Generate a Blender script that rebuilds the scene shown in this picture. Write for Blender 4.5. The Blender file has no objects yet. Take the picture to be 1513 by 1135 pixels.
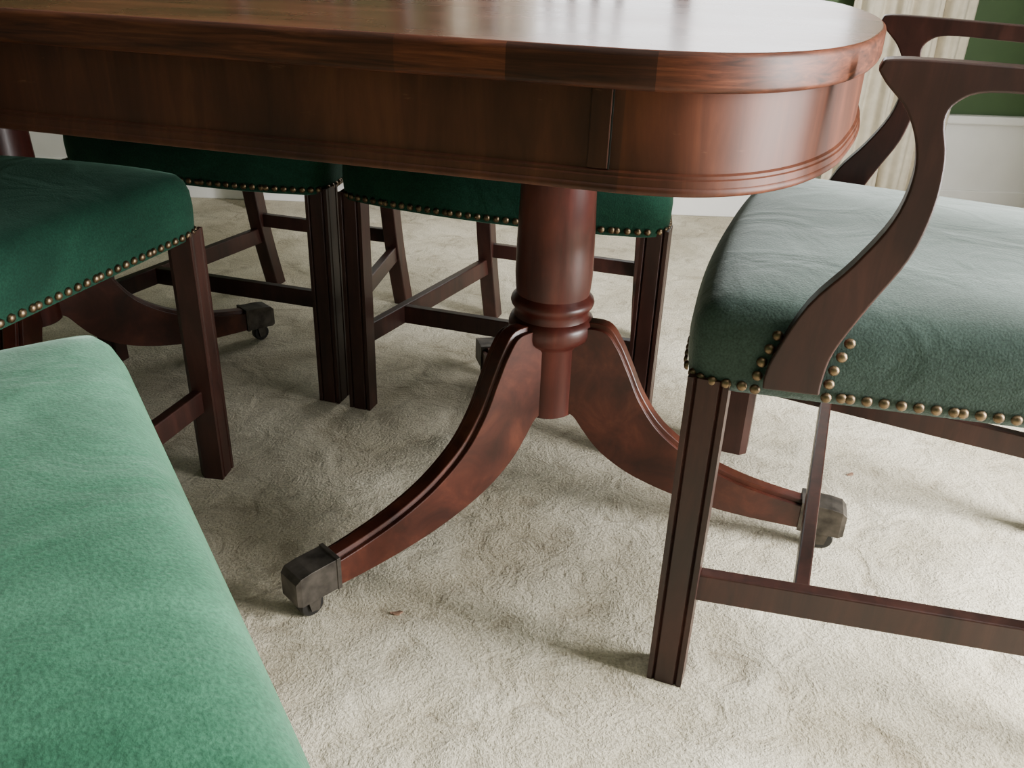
import bpy, bmesh, math, random
from mathutils import Vector, Matrix
random.seed(4)
scene=bpy.context.scene
C=bpy.context.collection

# ------------------------------------------------------------------ materials
def new_mat(name):
    m=bpy.data.materials.new(name); m.use_nodes=True
    nt=m.node_tree; b=nt.nodes['Principled BSDF']
    return m,nt,b
def N(nt,t,**kw):
    n=nt.nodes.new(t)
    for k,v in kw.items(): setattr(n,k,v)
    return n
def ramp(nt,stops,interp='LINEAR'):
    r=N(nt,'ShaderNodeValToRGB'); cr=r.color_ramp; cr.interpolation=interp
    while len(cr.elements)>1: cr.elements.remove(cr.elements[-1])
    cr.elements[0].position=stops[0][0]; cr.elements[0].color=(*stops[0][1],1)
    for p,c in stops[1:]:
        e=cr.elements.new(p); e.color=(*c,1)
    return r
def coords(nt,scale):
    tc=N(nt,'ShaderNodeTexCoord'); mp=N(nt,'ShaderNodeMapping'); mp.inputs['Scale'].default_value=scale
    nt.links.new(tc.outputs['Object'],mp.inputs['Vector']); return tc,mp
def wood(name,dark,mid,light,scale,rough=.3,coat=.3,segments=None,blotch=(.6,1.25),bscale=7,worn=None,spec=.5):
    m,nt,b=new_mat(name); L=nt.links.new
    tc,mp=coords(nt,scale)
    n1=N(nt,'ShaderNodeTexNoise'); n1.inputs['Scale'].default_value=1; n1.inputs['Detail'].default_value=8; n1.inputs['Roughness'].default_value=.65; n1.inputs['Distortion'].default_value=.6
    L(mp.outputs[0],n1.inputs['Vector'])
    r=ramp(nt,[(.3,dark),(.52,mid),(.75,light)]); L(n1.outputs['Fac'],r.inputs[0])
    n2=N(nt,'ShaderNodeTexNoise'); n2.inputs['Scale'].default_value=bscale; n2.inputs['Detail'].default_value=4
    L(tc.outputs['Object'],n2.inputs['Vector'])
    lo,hi=blotch
    r2=ramp(nt,[(.3,(lo,lo,lo)),(.7,(hi,hi*.97,hi*.94))]); L(n2.outputs['Fac'],r2.inputs[0])
    mx=N(nt,'ShaderNodeMix',data_type='RGBA',blend_type='MULTIPLY'); mx.inputs[0].default_value=1
    L(r.outputs[0],mx.inputs[6]); L(r2.outputs[0],mx.inputs[7])
    out=mx.outputs[2]
    if segments:
        sx=N(nt,'ShaderNodeSeparateXYZ'); L(tc.outputs['Object'],sx.inputs[0])
        mr=N(nt,'ShaderNodeMapRange'); mr.inputs['From Min'].default_value=-1.4; mr.inputs['From Max'].default_value=.6
        L(sx.outputs[0],mr.inputs['Value'])
        r3=ramp(nt,[((p+1.4)/2,c) for p,c in segments],'CONSTANT'); L(mr.outputs[0],r3.inputs[0])
        m2=N(nt,'ShaderNodeMix',data_type='RGBA',blend_type='MULTIPLY'); m2.inputs[0].default_value=1
        L(out,m2.inputs[6]); L(r3.outputs[0],m2.inputs[7]); out=m2.outputs[2]
    if worn:
        ms=N(nt,'ShaderNodeMapping'); ms.inputs['Scale'].default_value=(22,22,110); ms.inputs['Rotation'].default_value=(.1,.5,0)
        L(tc.outputs['Object'],ms.inputs['Vector'])
        ns=N(nt,'ShaderNodeTexNoise'); ns.inputs['Scale'].default_value=1; ns.inputs['Detail'].default_value=4; ns.inputs['Roughness'].default_value=.7
        L(ms.outputs[0],ns.inputs['Vector'])
        rs_=ramp(nt,[(.68,(0,0,0)),(.80,(1,1,1))]); L(ns.outputs['Fac'],rs_.inputs[0])
        fm=N(nt,'ShaderNodeMath',operation='MULTIPLY'); fm.inputs[1].default_value=.35; L(rs_.outputs[0],fm.inputs[0])
        m3=N(nt,'ShaderNodeMix',data_type='RGBA'); L(fm.outputs[0],m3.inputs[0]); L(out,m3.inputs[6]); m3.inputs[7].default_value=(*worn,1); out=m3.outputs[2]
    L(out,b.inputs['Base Color'])
    rr=N(nt,'ShaderNodeMapRange'); rr.inputs['To Min'].default_value=rough*.75; rr.inputs['To Max'].default_value=rough*1.35
    L(n2.outputs['Fac'],rr.inputs['Value']); L(rr.outputs[0],b.inputs['Roughness'])
    b.inputs['Specular IOR Level'].default_value=spec
    b.inputs['Coat Weight'].default_value=coat; b.inputs['Coat Roughness'].default_value=.2
    bp=N(nt,'ShaderNodeBump'); bp.inputs['Strength'].default_value=.05; bp.inputs['Distance'].default_value=.002
    L(n1.outputs['Fac'],bp.inputs['Height']); L(bp.outputs[0],b.inputs['Normal'])
    return m
def velvet(name,c1,c2,sheen=.6,sheencol=(.5,.8,.6),sc=1.):
    m,nt,b=new_mat(name); L=nt.links.new
    tc,mp=coords(nt,(5*sc,3.5*sc,5*sc))
    n=N(nt,'ShaderNodeTexNoise'); n.inputs['Scale'].default_value=1; n.inputs['Detail'].default_value=6; n.inputs['Roughness'].default_value=.65; n.inputs['Distortion'].default_value=1.2
    L(mp.outputs[0],n.inputs['Vector'])
    r=ramp(nt,[(.34,c1),(.5,tuple((a+b_)/2 for a,b_ in zip(c1,c2))),(.62,c2)]); L(n.outputs['Fac'],r.inputs[0])
    n2=N(nt,'ShaderNodeTexNoise'); n2.inputs['Scale'].default_value=420; n2.inputs['Detail'].default_value=2
    L(tc.outputs['Object'],n2.inputs['Vector'])
    r2=ramp(nt,[(.3,(.74,.74,.74)),(.7,(1.25,1.25,1.25))]); L(n2.outputs['Fac'],r2.inputs[0])
    mx=N(nt,'ShaderNodeMix',data_type='RGBA',blend_type='MULTIPLY'); mx.inputs[0].default_value=1
    L(r.outputs[0],mx.inputs[6]); L(r2.outputs[0],mx.inputs[7]); L(mx.outputs[2],b.inputs['Base Color'])
    b.inputs['Roughness'].default_value=.9
    b.inputs['Specular IOR Level'].default_value=.2
    b.inputs['Sheen Weight'].default_value=sheen; b.inputs['Sheen Roughness'].default_value=.4
    b.inputs['Sheen Tint'].default_value=(*sheencol,1)
    w=N(nt,'ShaderNodeTexNoise'); w.inputs['Scale'].default_value=9; w.inputs['Detail'].default_value=3; w.inputs['Distortion'].default_value=1.2
    L(tc.outputs['Object'],w.inputs['Vector'])
    b1=N(nt,'ShaderNodeBump'); b1.inputs['Strength'].default_value=.35; b1.inputs['Distance'].default_value=.010; L(w.outputs['Fac'],b1.inputs['Height'])
    b2=N(nt,'ShaderNodeBump'); b2.inputs['Strength'].default_value=.4; b2.inputs['Distance'].default_value=.001
    L(n2.outputs['Fac'],b2.inputs['Height']); L(b1.outputs[0],b2.inputs['Normal']); L(b2.outputs[0],b.inputs['Normal'])
    return m
def plain(name,col,rough=.6,metal=0,noise=.06,scale=8,bump=0):
    m,nt,b=new_mat(name); L=nt.links.new
    tc=N(nt,'ShaderNodeTexCoord'); n=N(nt,'ShaderNodeTexNoise'); n.inputs['Scale'].default_value=scale; n.inputs['Detail'].default_value=4
    L(tc.outputs['Object'],n.inputs['Vector'])
    lo=tuple(max(0,c*(1-noise*2)) for c in col); hi=tuple(min(1,c*(1+noise*2)) for c in col)
    r=ramp(nt,[(.3,lo),(.7,hi)]); L(n.outputs['Fac'],r.inputs[0]); L(r.outputs[0],b.inputs['Base Color'])
    b.inputs['Roughness'].default_value=rough; b.inputs['Metallic'].default_value=metal
    if bump:
        bp=N(nt,'ShaderNodeBump'); bp.inputs['Strength'].default_value=bump; bp.inputs['Distance'].default_value=.005
        L(n.outputs['Fac'],bp.inputs['Height']); L(bp.outputs[0],b.inputs['Normal'])
    return m
def carpet_mat():
    m,nt,b=new_mat('carpet_pile'); L=nt.links.new
    tc=N(nt,'ShaderNodeTexCoord')
    a=N(nt,'ShaderNodeTexNoise'); a.inputs['Scale'].default_value=230; a.inputs['Detail'].default_value=3; a.inputs['Roughness'].default_value=.7
    c=N(nt,'ShaderNodeTexNoise'); c.inputs['Scale'].default_value=5; c.inputs['Detail'].default_value=4; c.inputs['Distortion'].default_value=.8
    d=N(nt,'ShaderNodeTexNoise'); d.inputs['Scale'].default_value=16; d.inputs['Detail'].default_value=5; d.inputs['Roughness'].default_value=.6; d.inputs['Distortion'].default_value=1.
    for n in (a,c,d): L(tc.outputs['Object'],n.inputs['Vector'])
    r1=ramp(nt,[(.3,(.50,.44,.32)),(.7,(.73,.67,.53))]); L(c.outputs['Fac'],r1.inputs[0])
    r2=ramp(nt,[(.3,(.64,.63,.60)),(.62,(1.08,1.08,1.08))]); L(a.outputs['Fac'],r2.inputs[0])
    r3=ramp(nt,[(.34,(.74,.72,.69)),(.44,(.95,.95,.94)),(.6,(1.06,1.06,1.06))]); L(d.outputs['Fac'],r3.inputs[0])
    m1=N(nt,'ShaderNodeMix',data_type='RGBA',blend_type='MULTIPLY'); m1.inputs[0].default_value=1
    m2=N(nt,'ShaderNodeMix',data_type='RGBA',blend_type='MULTIPLY'); m2.inputs[0].default_value=1
    L(r1.outputs[0],m1.inputs[6]); L(r2.outputs[0],m1.inputs[7]); L(m1.outputs[2],m2.inputs[6]); L(r3.outputs[0],m2.inputs[7])
    L(m2.outputs[2],b.inputs['Base Color'])
    b.inputs['Roughness'].default_value=.95; b.inputs['Specular IOR Level'].default_value=.1
    b.inputs['Sheen Weight'].default_value=.15
    bc=N(nt,'ShaderNodeBump'); bc.inputs['Strength'].default_value=.5; bc.inputs['Distance'].default_value=.04; L(c.outputs['Fac'],bc.inputs['Height'])
    b0=N(nt,'ShaderNodeBump'); b0.inputs['Strength'].default_value=.6; b0.inputs['Distance'].default_value=.015; L(d.outputs['Fac'],b0.inputs['Height']); L(bc.outputs[0],b0.inputs['Normal'])
    b1=N(nt,'ShaderNodeBump'); b1.inputs['Strength'].default_value=.8; b1.inputs['Distance'].default_value=.0045
    L(a.outputs['Fac'],b1.inputs['Height']); L(b0.outputs[0],b1.inputs['Normal']); L(b1.outputs[0],b.inputs['Normal'])
    return m

M_top=wood('mahogany_top',(.070,.020,.010),(.12,.036,.019),(.17,.058,.030),(3,26,26),.26,.08,spec=.38)
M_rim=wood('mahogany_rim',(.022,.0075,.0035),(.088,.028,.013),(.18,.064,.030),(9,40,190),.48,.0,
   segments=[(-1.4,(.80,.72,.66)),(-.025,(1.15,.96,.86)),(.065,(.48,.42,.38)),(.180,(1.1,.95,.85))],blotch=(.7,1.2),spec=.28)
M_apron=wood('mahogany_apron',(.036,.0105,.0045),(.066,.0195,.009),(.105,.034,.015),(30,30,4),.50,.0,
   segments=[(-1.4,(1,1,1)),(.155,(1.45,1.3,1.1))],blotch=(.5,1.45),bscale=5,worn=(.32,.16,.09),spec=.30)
M_ped=wood('mahogany_pedestal',(.032,.007,.005),(.074,.015,.011),(.125,.028,.018),(22,22,4),.36,.1,spec=.42)
M_leg=wood('mahogany_leg',(.034,.009,.006),(.080,.0195,.0115),(.16,.045,.024),(14,14,14),.38,.1,spec=.40)
M_chair=wood('mahogany_chair',(.018,.0065,.005),(.036,.0115,.0085),(.058,.0195,.014),(40,40,6),.42,.05,spec=.38)
M_vshaded=velvet('velvet_green_shaded',(.005,.030,.018),(.010,.052,.031),.3,(.3,.6,.45))  # shaded copy of the green seat velvet; under-table shade is in its colour
M_vhazed=velvet('velvet_green_hazed',(.034,.057,.046),(.056,.088,.074),.6,(.72,.79,.76))  # same seat velvet for the armchair, light haze mixed into the colour as grey
M_vlit=velvet('velvet_green_lit',(.012,.068,.034),(.036,.134,.076),.42,(.55,.80,.66))  # lit copy of the seat velvet; window light painted in as brighter green
M_brass=plain('antique_brass',(.18,.13,.08),.42,1,.25,60)
M_bronze=plain('dark_bronze',(.075,.065,.055),.5,.7,.3,40)
M_rubber=plain('caster_black',(.012,.011,.010),.5,.2)
M_wall=plain('wall_paint_green',(.042,.082,.026),.7,noise=.04)
M_white=plain('white_gloss_paint',(.78,.77,.75),.45,noise=.02)
M_ceil=plain('ceiling_paint',(.50,.49,.46),.85)
M_curt=plain('curtain_linen',(.60,.54,.43),.9,noise=.05,scale=40,bump=.1)
M_carpet=carpet_mat()
M_grass=plain('lawn',(.05,.11,.02),.9,noise=.3,scale=12,bump=.5)
M_leafbit=plain('dry_leaf',(.24,.14,.09),.8,noise=.3,scale=90)

# ------------------------------------------------------------------ mesh helpers
def mk(name,verts,faces,mat,parent=None,smooth=False,bevel=0,seg=2,autos=None):
    me=bpy.data.meshes.new(name); me.from_pydata([tuple(v) for v in verts],[],faces); me.update()
    bm=bmesh.new(); bm.from_mesh(me); bmesh.ops.recalc_face_normals(bm,faces=bm.faces); bm.to_mesh(me); bm.free()
    ob=bpy.data.objects.new(name,me); C.objects.link(ob)
    if mat: me.materials.append(mat)
    if smooth:
        for p in me.polygons: p.use_smooth=True
    if bevel:
        md=ob.modifiers.new('bevel','BEVEL'); md.width=bevel; md.segments=seg; md.limit_method='ANGLE'; md.angle_limit=math.radians(35); md.harden_normals=False
    if autos:
        for p in me.polygons: p.use_smooth=True
        try: me.set_sharp_from_angle(angle=math.radians(autos))
        except Exception: pass
    if parent: ob.parent=parent
    return ob
def empty(name,loc,rot=0):
    e=bpy.data.objects.new(name,None); e.empty_display_size=.1; C.objects.link(e)
    e.location=loc; e.rotation_euler=(0,0,rot); return e
def rings(rs,closed=True,cap0=True,cap1=True):
    v=[];f=[];n=len(rs[0])
    for r in rs: v+=list(r)
    for i in range(len(rs)-1):
        for j in range(n if closed else n-1):
            a=i*n+j;b=i*n+(j+1)%n; f.append((a,b,b+n,a+n))
    if cap0: f.append(tuple(range(n))[::-1])
    if cap1: f.append(tuple((len(rs)-1)*n+j for j in range(n)))
    return v,f
def box(name,p0,p1,mat,parent=None,bevel=0):
    x0,y0,z0=p0;x1,y1,z1=p1
    r=lambda z:[(x0,y0,z),(x1,y0,z),(x1,y1,z),(x0,y1,z)]
    v,f=rings([r(z0),r(z1)]); return mk(name,v,f,mat,parent,bevel=bevel)
def bar(name,a,b,w,h,mat,parent=None,bevel=.002,w2=None,h2=None):
    """rectangular bar from a to b; w horizontal width, h the other"""
    a=Vector(a);b=Vector(b);d=(b-a).normalized()
    up=Vector((0,0,1)) if abs(d.z)<.9 else Vector((0,1,0))
    s=d.cross(up).normalized(); u=s.cross(d).normalized()
    w2=w2 or w;h2=h2 or h
    r=lambda p,w,h:[p+s*w/2*i+u*h/2*j for i,j in((-1,-1),(1,-1),(1,1),(-1,1))]
    v,f=rings([r(a,w,h),r(b,w2,h2)]); return mk(name,v,f,mat,parent,bevel=bevel)
def lathe(name,prof,mat,parent=None,c=(0,0),n=48):
    rs=[[(c[0]+r*math.cos(2*math.pi*k/n),c[1]+r*math.sin(2*math.pi*k/n),z) for k in range(n)] for r,z in prof]
    v,f=rings(rs); return mk(name,v,f,mat,parent,autos=40)
def catmull(P,k=6):
    out=[];n=len(P)
    for i in range(n-1):
        p0=Vector(P[max(i-1,0)]);p1=Vector(P[i]);p2=Vector(P[i+1]);p3=Vector(P[min(i+2,n-1)])
        for j in range(k):
            t=j/k
            out.append(.5*((2*p1)+(p2-p0)*t+(2*p0-5*p1+4*p2-p3)*t*t+(3*p1-p0-3*p2+p3)*t**3))
    out.append(Vector(P[-1])); return out
def offset(P,d):
    """inset closed CCW 2D loop by d"""
    n=len(P);out=[]
    for i in range(n):
        t=(Vector(P[(i+1)%n])-Vector(P[i-1])).normalized()
        out.append(Vector(P[i])+Vector((-t.y,t.x))*d)
    return out

# ------------------------------------------------------------------ table
PHI=math.radians(-15.7)
table=empty('dining_table',(.056,1.222,0),PHI)
half=[(.05,.504),(.13,.504),(.180,.502),(.225,.492),(.265,.468),(.298,.430),(.324,.380),(.345,.315),(.360,.235),(.371,.155),(.378,.07),(.380,0)]
hc=catmull([(a,b) for a,b in half],6)
LT=.978
right=[Vector((p.x,-p.y)) for p in hc]+[Vector((p.x,p.y)) for p in reversed(hc[:-1])]
left=[Vector((-LT-p.x,p.y)) for p in hc]+[Vector((-LT-p.x,-p.y)) for p in reversed(hc[:-1])]
mids=[Vector((.05-(LT+.1)*k/12,.504)) for k in range(1,12)]
midn=[Vector((-LT-.05+(LT+.1)*k/12,-.504)) for k in range(1,12)]
outl=right+mids+left+midn   # CCW
def loop(d,z): return [(p.x,p.y,z) for p in offset(outl,d)]
v,f=rings([loop(.03,.7205),loop(.004,.7205),loop(.0008,.7225),loop(0,.725),loop(0,.745),loop(.001,.748),loop(.0035,.7498)],cap1=False)
mk('rim',v,f,M_rim,table,autos=50)
v,f=rings([loop(.0034,.7496),loop(.0045,.7503),loop(.03,.7505)],cap0=False)
mk('top',v,f,M_top,table,autos=30)
B0=.005
v,f=rings([loop(.035,.643+B0),loop(.012,.643+B0),loop(.0085,.6415+B0),loop(.007,.6385+B0),loop(.0085,.6355+B0),loop(.010,.6345+B0),loop(.014,.634+B0),loop(.035,.634+B0)],cap0=False,cap1=False)
mk('apron_bead',v,f,M_apron,table,smooth=True)
v,f=rings([loop(.035,.640+B0),loop(.009,.640+B0),loop(.009,.6475+B0),loop(.0105,.6485+B0),loop(.0105,.651+B0),loop(.013,.6525+B0),loop(.013,.722),loop(.035,.722)],cap0=False,cap1=False)
mk('apron',v,f,M_apron,table,autos=35)
v,f=rings([loop(.034,.645),loop(.034,.720)],cap0=False,cap1=False); mk('apron_inside',v,f,M_chair,table)
v,f=rings([loop(.03,.700),loop(.03,.7195)]); mk('underframe',v,f,M_chair,table)
s=.136
box('apron_stile_1',(s,-.4924,.6575),(s+.017,-.485,.7203),M_apron,table,bevel=.001)
box('apron_joint_1',(s+.0170,-.4918,.6575),(s+.0182,-.486,.7203),M_rubber,table)
box('apron_stile_2',(s,.485,.6575),(s+.017,.4924,.7203),M_apron,table,bevel=.001)
top_p=catmull([(.040,.318),(.085,.318),(.107,.295),(.127,.257),(.150,.210),(.185,.165),(.24,.127),(.30,.103),(.36,.089),(.415,.081)],5)
bot_p=catmull([(.03,.170),(.047,.164),(.064,.142),(.082,.120),(.105,.100),(.143,.078),(.198,.059),(.262,.046),(.335,.039),(.415,.037)],5)
def pedestal(cx,angs,tag):
    col=[(.043,.163),(.045,.165),(.045,.275),(.048,.280),(.056,.286),(.062,.292),(.0645,.300),(.0645,.311),(.062,.318),(.057,.322),(.056,.330),(.0575,.335),(.061,.339),(.0625,.344),(.061,.349),(.0575,.353),(.0545,.357),(.0555,.365),(.057,.385),(.0565,.43),(.054,.50),(.051,.58),(.049,.66),(.052,.672),(.060,.685),(.062,.70)]
    lathe('pedestal_column_%s'%tag,col,M_ped,table,(cx,0))
    box('pedestal_block_%s'%tag,(cx-.11,-.11,.685),(cx+.11,.11,.702),M_chair,table,bevel=.004)
    for i,a in enumerate(angs):
        ca,sa=math.cos(a),math.sin(a)
        def T(s,w,z): return (cx+ca*s-sa*w,sa*s+ca*w,z)
        n=len(top_p); rs=[]
        for k in range(n):
            t=k/(n-1); w=.0215-.003*t; tp=top_p[k];bt=bot_p[k]
            d=(tp-bt).normalized(); e=.006
            A=tp-d*e
            sec=[T(bt.x,-w,bt.y),T(bt.x,w,bt.y),T(A.x,w,A.y),T(A.x,w*.70,A.y),T(A.x-d.x*.002,w*.62,A.y-d.y*.002),T(tp.x,w*.5,tp.y),T(tp.x,-w*.5,tp.y),T(A.x-d.x*.002,-w*.62,A.y-d.y*.002),T(A.x,-w*.70,A.y),T(A.x,-w,A.y)]
            rs.append(sec)
        v,f=rings(rs); mk('pedestal_leg_%s_%d'%(tag,i+1),v,f,M_leg,table,bevel=.0015,autos=32)
        def sec(s,w,z0,z1): return [T(s,-w,z0),T(s,w,z0),T(s,w,z1),T(s,-w,z1)]
        v,f=rings([sec(.404,.0218,.035,.0845),sec(.410,.0218,.034,.0845),sec(.4105,.0205,.035,.083),sec(.448,.0208,.034,.081),sec(.464,.0208,.033,.078),sec(.471,.019,.036,.071)])
        mk('brass_cap_%s_%d'%(tag,i+1),v,f,M_bronze,table,bevel=.003,seg=3)
        lathe('caster_stem_%s_%d'%(tag,i+1),[(.008,.018),(.008,.028),(.014,.029),(.014,.036)],M_bronze,table,T(.445,0,0)[:2],20)
        for sg in(-1,1):
            wv=[T(s,sg*.0105,z) for s,z in((.432,.032),(.452,.032),(.448,.012),(.436,.010))]
            wv2=[T(s,sg*.0135,z) for s,z in((.432,.032),(.452,.032),(.448,.012),(.436,.010))]
            v,f=rings([wv,wv2]); mk('caster_fork_%s_%d%s'%(tag,i+1,'a' if sg<0 else 'b'),v,f,M_bronze,table)
        m=24; ws=[]
        for w,r in((-.009,.012),(-.0085,.016),(-.006,.0175),(.006,.0175),(.0085,.016),(.009,.012)):
            ws.append([T(.443+r*math.cos(2*math.pi*k/m),w,.0175+r*math.sin(2*math.pi*k/m)) for k in range(m)])
        v,f=rings(ws); mk('caster_wheel_%s_%d'%(tag,i+1),v,f,M_rubber,table,autos=40)
R3=2*math.pi/3
pedestal(0,(0,R3,-R3),'a')
pedestal(-LT,(math.pi,math.pi-R3,math.pi+R3),'b')

# ------------------------------------------------------------------ chairs
def smooth_loop(P,it=3,w=3):
    n=len(P)
    for _ in range(it):
        P=[sum((P[(i+k)%n] for k in range(-w,w+1)),Vector((0,0)))/(2*w+1) for i in range(n)]
    return P
def nails_mesh(name,pts,parent,r=.0056):
    v=[];f=[]
    for p,nrm in pts:
        p=Vector(p);nrm=Vector(nrm).normalized()
        a=nrm.cross(Vector((0,0,1))); 
        a.normalize(); b=nrm.cross(a)
        base=len(v); m=10
        for rr,h in((1,0),(.92,.35),(.6,.62)):
            for k in range(m):
                t=2*math.pi*k/m; v.append(p+(a*math.cos(t)+b*math.sin(t))*r*rr+nrm*r*h)
        v.append(p+nrm*r*.75)
        for q in range(2):
            for k in range(m):
                x=base+q*m+k;y=base+q*m+(k+1)%m; f.append((x,y,y+m,x+m))
        for k in range(m): f.append((base+2*m+k,base+2*m+(k+1)%m,base+3*m))
    return mk(name,v,f,M_brass,parent,smooth=True)
def chair(name,mid,rot,wf,wb,vel,bow=.035,depth=.44,arms=False,rake=.08,zb=.412):
    e=empty(name,(mid[0],mid[1],0),rot)
    L=.0215
    g=.003
    def sect(cx,cy,sx):
        half=[(-L,-L),(-L*.72,-L),(-L*.62,-L+g),(-L*.52,-L),(L*.52,-L),(L*.62,-L+g),(L*.72,-L),(L,-L),(L,-L*.72),(L-g,-L*.62),(L,-L*.52),(L,L*.52),(L-g,L*.62),(L,L*.72),(L,L),(-L*.5,L),(-L,L*.5),(-L,-L*.5)]
        return [(cx+sx*x,cy+y) for x,y in half]
    for i,sx in enumerate((-1,1)):
        s=sect(sx*wf/2,0,sx)
        v,f=rings([[(x,y,z) for x,y in s] for z in(0,zb+.01)])
        mk('front_leg_%d'%(i+1),v,f,M_chair,e)
    for i,sx in enumerate((-1,1)):
        path=[(depth+rake,0),(depth+rake*.45,.15),(depth+.008,.30),(depth,.42),(depth+.01,.55),(depth+.04,.75),(depth+.085,.95)]
        rs=[]
        for k,(y,z) in enumerate(catmull(path,4)):
            t=z/.95; w=.017; h=.020-.004*t; x=sx*(wb/2+ (0 if z<.45 else (z-.45)*.05))
            rs.append([(x-w,y-h,z),(x+w,y-h,z),(x+w,y+h,z),(x-w,y+h,z)])
        v,f=rings(rs); mk('back_leg_%d'%(i+1),v,f,M_chair,e,bevel=.002,autos=35)
    cr=[]
    for k in range(25):
        t=-1+2*k/24; x=t*(wb/2+.035); z=.955+.022*math.cos(t*math.pi*1.0)+.012*abs(t)**3; y=depth+.088+.02*(1-t*t)
        h=.026-.006*abs(t)
        cr.append([(x,y-.010,z-h),(x,y+.010,z-h),(x,y+.010,z+h),(x,y-.010,z+h)])
    v,f=rings(cr); mk('crest_rail',v,f,M_chair,e,bevel=.003,autos=35)
    for j,xo in enumerate((-.06,-.02,.02,.06)):
        rs=[]
        for k in range(17):
            t=k/16; z=.50+.45*t; sp=.55+.45*abs(math.cos(t*math.pi*1.5)); y=depth+.004+.095*max(0,(z-.5)/.45)**1.2
            x=xo*sp*1.25; rs.append([(x-.009,y-.006,z),(x+.009,y-.006,z),(x+.009,y+.006,z),(x-.009,y+.006,z)])
        v,f=rings(rs); mk('splat_ribbon_%d'%(j+1),v,f,M_chair,e,bevel=.001)
    bar('back_shoe',(-wb/2,depth,.495),(wb/2,depth,.495),.025,.05,M_chair,e)
    zs=.145
    for i,sx in enumerate((-1,1)):
        bar('side_stretcher_%d'%(i+1),(sx*wf/2,.0,zs),(sx*wb/2,depth+rake*.47,zs),.017,.038,M_chair,e)
    ym=.135; xm=wf/2-(wf-wb)/2*ym/depth
    bar('medial_stretcher',(-xm,ym,zs),(xm,ym,zs),.017,.036,M_chair,e)
    bar('rear_stretcher',(-wb/2,depth+rake*.35,zs+.04),(wb/2,depth+rake*.35,zs+.04),.016,.032,M_chair,e)
    hf=wf/2+.0235; hb=wb/2+.022; y0=-.0235; y1=depth+.012
    P=[]; st=.008
    n=int(2*hf/st)
    for k in range(n):
        t=-1+2*k/n; P.append(Vector((t*hf,y0-bow*(1-abs(t)**2.2))))
    n=int((y1-y0)/st)
    for k in range(n):
        t=k/n; P.append(Vector((hf+(hb-hf)*t,y0+(y1-y0)*t)))
    n=int(2*hb/st)
    for k in range(n):
        t=k/n; P.append(Vector((hb-2*hb*t,y1)))
    n=int((y1-y0)/st)
    for k in range(n):
        t=k/n; P.append(Vector((-hb+(hb-hf)*t,y1+(y0-y1)*t)))
    P=smooth_loop(P)
    cen=sum(P,Vector((0,0)))/len(P)
    rs=[]
    for d,z in((.012,zb-.004),(.001,zb),(-.002,zb+.02),(-.003,zb+.045),(-.001,zb+.066),(.005,zb+.080),(.014,zb+.089)):
        rs.append([(p.x,p.y,z) for p in offset(P,d)])
    Q=smooth_loop(offset(P,.014),2,3)
    for k,z in((.05,.0945),(.12,.0985),(.24,.102),(.40,.105),(.6,.107),(.8,.108),(.96,.108)):
        S=smooth_loop(Q,max(1,int(k*14)),4)
        rs.append([(p.x+(cen.x-p.x)*k,p.y+(cen.y-p.y)*k,zb+z) for p in S])
    v,f=rings(rs); mk('seat_cushion',v,f,vel,e,smooth=True)
    pts=[]; acc=0; step=.0152; O=offset(P,-.0015); m=len(O)
    for k in range(m):
        a=O[k];b=O[(k+1)%m]; seg=(b-a).length
        acc+=seg
        if acc>=step:
            acc-=step
            if a.y<y1-.02 and not (arms and abs(a.x)>hf-.06 and .044<a.y<.118):
                t=(b-a).normalized(); pts.append(((a.x,a.y,zb+.0085),(t.y,-t.x,0)))
    if arms:
        Lp=[(-.002,.427),(-.002,.443),(.004,.468),(.025,.519),(.058,.563),(.083,.606),(.091,.644),(.087,.674),(.073,.702),(.053,.722),(.044,.733)]
        Rp=[(.053,.427),(.053,.443),(.058,.475),(.080,.524),(.105,.574),(.115,.621),(.114,.664),(.106,.695),(.112,.711),(.135,.720),(.20,.719),(.30,.716),(.40,.712)]
        Tp=[(.40,.735),(.30,.738),(.20,.740),(.10,.7425),(.062,.7425),(.047,.741)]
        poly=[tuple(p) for p in catmull(Lp,4)]
        poly=poly[::-1]+[tuple(p) for p in catmull(Rp,4)]+[tuple(p) for p in catmull(Tp,3)]
        for i,sx in enumerate((-1,1)):
            sl=(wb-wf)/2/depth
            def Tq(s,w,z):
                yy=.056+s*.988; return (sx*(wf/2+.012+w+sl*yy),yy,z)
            rs=[[Tq(s,w,z) for s,z in poly] for w in(0,.026)]
            v,f=rings(rs); o=mk('arm_%d'%(i+1),v,f,M_chair,e,bevel=.0065,seg=4)
            for sgn in(-1,1):
                for k in range(5):
                    z=zb+.0085+.0152*k
                    lz=max(0,z-.445)
                    s=(-.0095+lz*.35) if sgn<0 else (.0600+lz*.30)
                    q=Tq(s,.0135,z); pts.append((q,(sx,0,0)))
    nails_mesh('brass_nails',pts,e)
    return e
r=math.radians
chair('dining_armchair',(.311,1.108),r(-110),.595,.46,M_vhazed,bow=.02,arms=True)
chair('dining_chair',(-.0326,1.4285),r(-17),.53,.36,M_vshaded)
chair('dining_chair',(-.595,1.600),r(-16),.51,.36,M_vshaded)
chair('dining_chair',(-.748,1.2785),r(173),.51,.37,M_vshaded)
chair('dining_chair',(-.231,.465),r(121.8),.53,.44,M_vlit,bow=.0)

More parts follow.
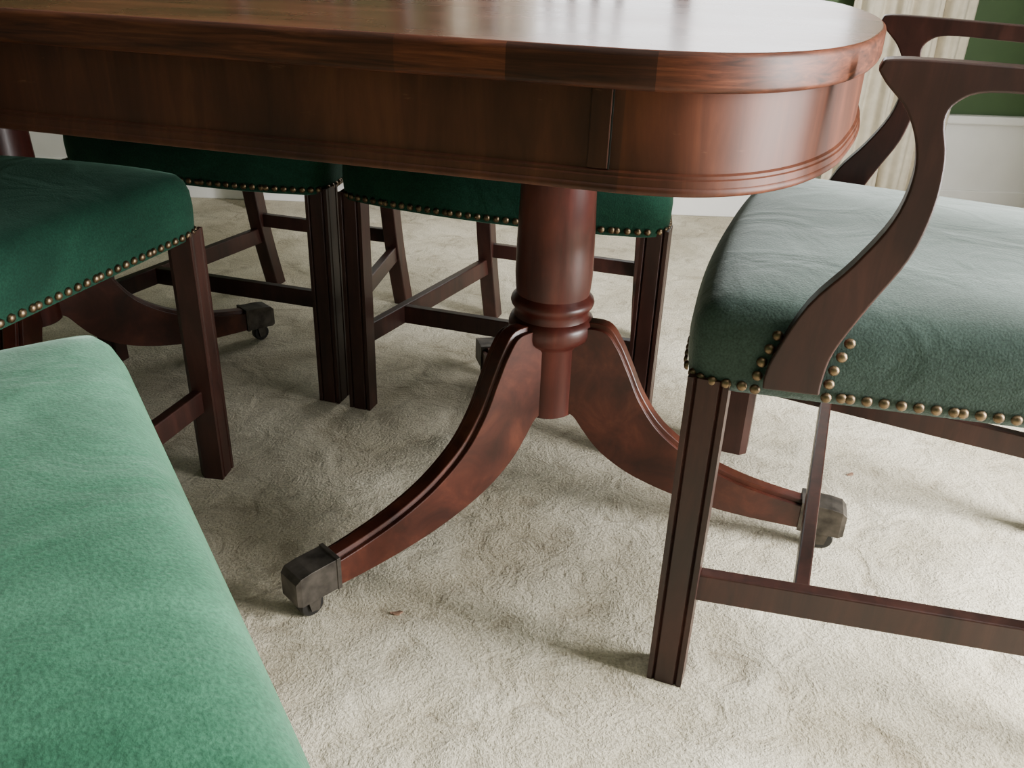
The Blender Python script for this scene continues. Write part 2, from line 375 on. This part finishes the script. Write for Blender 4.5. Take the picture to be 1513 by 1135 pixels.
# ------------------------------------------------------------------ room
X0,X1,Y0,Y1,ZC=-2.8,1.75,-1.8,2.95,2.5
box('floor',(X0-.2,Y0-.2,-.1),(X1+.2,Y1+.2,0),M_carpet)
box('ceiling',(X0-.2,Y0-.2,ZC),(X1+.2,Y1+.2,ZC+.1),M_ceil)
box('wall_left',(X0-.15,Y0,0),(X0,Y1,ZC),M_wall)
box('wall_front',(X0,Y0-.15,0),(X1,Y0,ZC),M_wall)
def wall_with_holes(name,axis,pos,th,a0,a1,holes,mat):
    xs=sorted({a0,a1}|{h[0] for h in holes}|{h[1] for h in holes}); zs=sorted({0,ZC}|{h[2] for h in holes}|{h[3] for h in holes})
    v=[];f=[]
    for i in range(len(xs)-1):
        for j in range(len(zs)-1):
            cx=(xs[i]+xs[i+1])/2;cz=(zs[j]+zs[j+1])/2
            if any(h[0]<cx<h[1] and h[2]<cz<h[3] for h in holes): continue
            q=[]
            for z in(zs[j],zs[j+1]):
                for a,t in((xs[i],0),(xs[i+1],0),(xs[i+1],th),(xs[i],th)):
                    q.append((a,pos+t,z) if axis=='y' else (pos+t,a,z))
            b=len(v); v+=q
            f+=[(b,b+1,b+2,b+3),(b+4,b+5,b+6,b+7),(b,b+1,b+5,b+4),(b+1,b+2,b+6,b+5),(b+2,b+3,b+7,b+6),(b+3,b,b+4,b+7)]
    return mk(name,v,f,mat)
WY0,WY1,WZ0=.05,.95,.06
wall_with_holes('wall_back','y',Y1,.15,X0,X1,[(.0,1.12,.80,2.1)],M_wall)
wall_with_holes('wall_right','x',X1,.15,Y0,Y1,[(WY0,WY1,WZ0,2.1)],M_wall)
def window(name,axis,pos,a0,a1,z0,z1,sill=True):
    e=empty(name,(0,0,0))
    def B(n,aa,ab,za,zb,d0,d1):
        if axis=='y': box(n,(aa,pos+d0,za),(ab,pos+d1,zb),M_white,e,bevel=.003)
        else: box(n,(pos+d0,aa,za),(pos+d1,ab,zb),M_white,e,bevel=.003)
    w=.05
    B('jamb_1',a0,a0+w,z0,z1,.05,.10); B('jamb_2',a1-w,a1,z0,z1,.05,.10)
    B('rail_bottom',a0,a1,z0,z0+.02,.05,.10); B('rail_top',a0,a1,z1-w,z1,.05,.10); B('meeting_rail',a0,a1,(z0+z1)/2-.02,(z0+z1)/2+.02,.05,.10)
    B('glazing_bar',(a0+a1)/2-.012,(a0+a1)/2+.012,z0,z1,.06,.09)
    if sill: B('sill',a0-.04,a1+.04,z0-.03,z0-.001,-.03,.10)
window('window_1','y',Y1,.0,1.12,.80,2.1)
window('window_2','x',X1,WY0,WY1,WZ0,2.1,False)
box('trim_1',(X0,Y1-.014,.10),(X1-.02,Y1,.335),M_white,bevel=.002)
box('trim_2',(X0,Y1-.035,.335),(X1-.02,Y1,.362),M_white,bevel=.005)
box('trim_3',(X0,Y1-.012,.455),(X1-.02,Y1,.470),M_wall,bevel=.003)
box('trim_4',(X1-.014,WY1+.02,.10),(X1,Y1-.04,.335),M_white,bevel=.002)
box('trim_5',(X1-.035,WY1+.02,.335),(X1,Y1-.04,.362),M_white,bevel=.005)
box('trim_6',(X0,Y0,.10),(X0+.014,Y1-.04,.335),M_white,bevel=.002)
box('trim_7',(X0,Y0,.335),(X0+.035,Y1-.04,.362),M_white,bevel=.005)
box('baseboard_back',(X0,Y1-.022,0),(X1,Y1,.12),M_white,bevel=.004)
box('baseboard_right',(X1-.022,WY1+.02,0),(X1,Y1-.03,.12),M_white,bevel=.004)
box('baseboard_left',(X0,Y0,0),(X0+.022,Y1-.03,.12),M_white,bevel=.004)
def curtain(name,x0,x1,y,z0,z1):
    n=90;rs=[]
    for z in [z0+(z1-z0)*k/14 for k in range(15)]:
        rs.append([(x0+(x1-x0)*k/n+.006*math.sin(z*3+k*.2),y+.018*math.sin(k*.30+.25*math.sin(z*2))+.006*math.sin(k*.83+z),z) for k in range(n+1)])
    v,f=rings(rs,closed=False,cap0=False,cap1=False); o=mk(name,v,f,M_curt,smooth=True)
    s=o.modifiers.new('thick','SOLIDIFY'); s.thickness=.004
curtain('curtain',.98,1.350,Y1-.08,.02,2.25)
curtain('curtain',-.25,.03,Y1-.08,.02,2.25)
rad=empty('radiator',(-.95,Y1-.10,0))
for k in range(12):
    box('column_%d'%(k+1),(.05+k*.055,-.04,.10),(.05+k*.055+.04,.04,.62),M_white,rad,bevel=.012)
for k,x in enumerate((.06,.66)): box('foot_%d'%(k+1),(x,-.035,0),(x+.03,.035,.11),M_white,rad,bevel=.004)
bar('header_pipe',(.05,0,.14),(.70,0,.14),.03,.03,M_white,rad)
bar('top_pipe',(.05,0,.58),(.70,0,.58),.03,.03,M_white,rad)
box('lawn',(-6,Y1+.2,-.4),(9,9.2,-.3),M_grass)
def leafbit(x,y,a,s):
    pts=[(math.cos(t)*s*(1+.3*math.sin(3*t)),math.sin(t)*s*.45*(1+.2*math.cos(5*t))) for t in [2*math.pi*k/12 for k in range(12)]]
    P=[(p*math.cos(a)-q*math.sin(a)+x,p*math.sin(a)+q*math.cos(a)+y) for p,q in pts]
    v,f=rings([[(p,q,.0003) for p,q in P],[(p,q,.0015+.0006*(i%3)) for i,(p,q) in enumerate(P)]]); mk('dry_leaf_fragment',v,f,M_leafbit)
leafbit(-.145,.915,.2,.008); leafbit(.60,1.31,.5,.007)

# ------------------------------------------------------------------ light
def area(name,loc,rot,sx,sy,p,col):
    l=bpy.data.lights.new(name,'AREA'); l.shape='RECTANGLE'; l.size=sx; l.size_y=sy; l.energy=p; l.color=col
    o=bpy.data.objects.new(name,l); C.objects.link(o); o.location=loc; o.rotation_euler=rot; return o
area('daylight_right',(X1-.005,(WY0+WY1)/2,.95),(0,r(90),0),1.6,WY1-WY0-.1,240,(1,.99,.965))
area('daylight_back',(.56,Y1-.02,1.45),(r(-90),0,0),1.05,1.2,20,(1,.985,.975))
w=bpy.data.worlds.new('World'); scene.world=w; w.use_nodes=True
bg=w.node_tree.nodes['Background']; bg.inputs[0].default_value=(.85,.92,1,1); bg.inputs[1].default_value=1.2

# ------------------------------------------------------------------ camera
th,ro=.4697,-.0360
fw=Vector((0,math.cos(th),-math.sin(th))); r0=Vector((1,0,0)); d0=fw.cross(r0)
rx=r0*math.cos(ro)+d0*math.sin(ro); dy=-r0*math.sin(ro)+d0*math.cos(ro)
cam=bpy.data.cameras.new('camera'); co=bpy.data.objects.new('camera',cam); C.objects.link(co)
M=Matrix((( rx.x,-dy.x,-fw.x,0),(rx.y,-dy.y,-fw.y,0),(rx.z,-dy.z,-fw.z,.82),(0,0,0,1)))
co.matrix_world=M
cam.sensor_width=36; cam.lens=1294.2/1513*36; cam.clip_start=.02
scene.camera=co
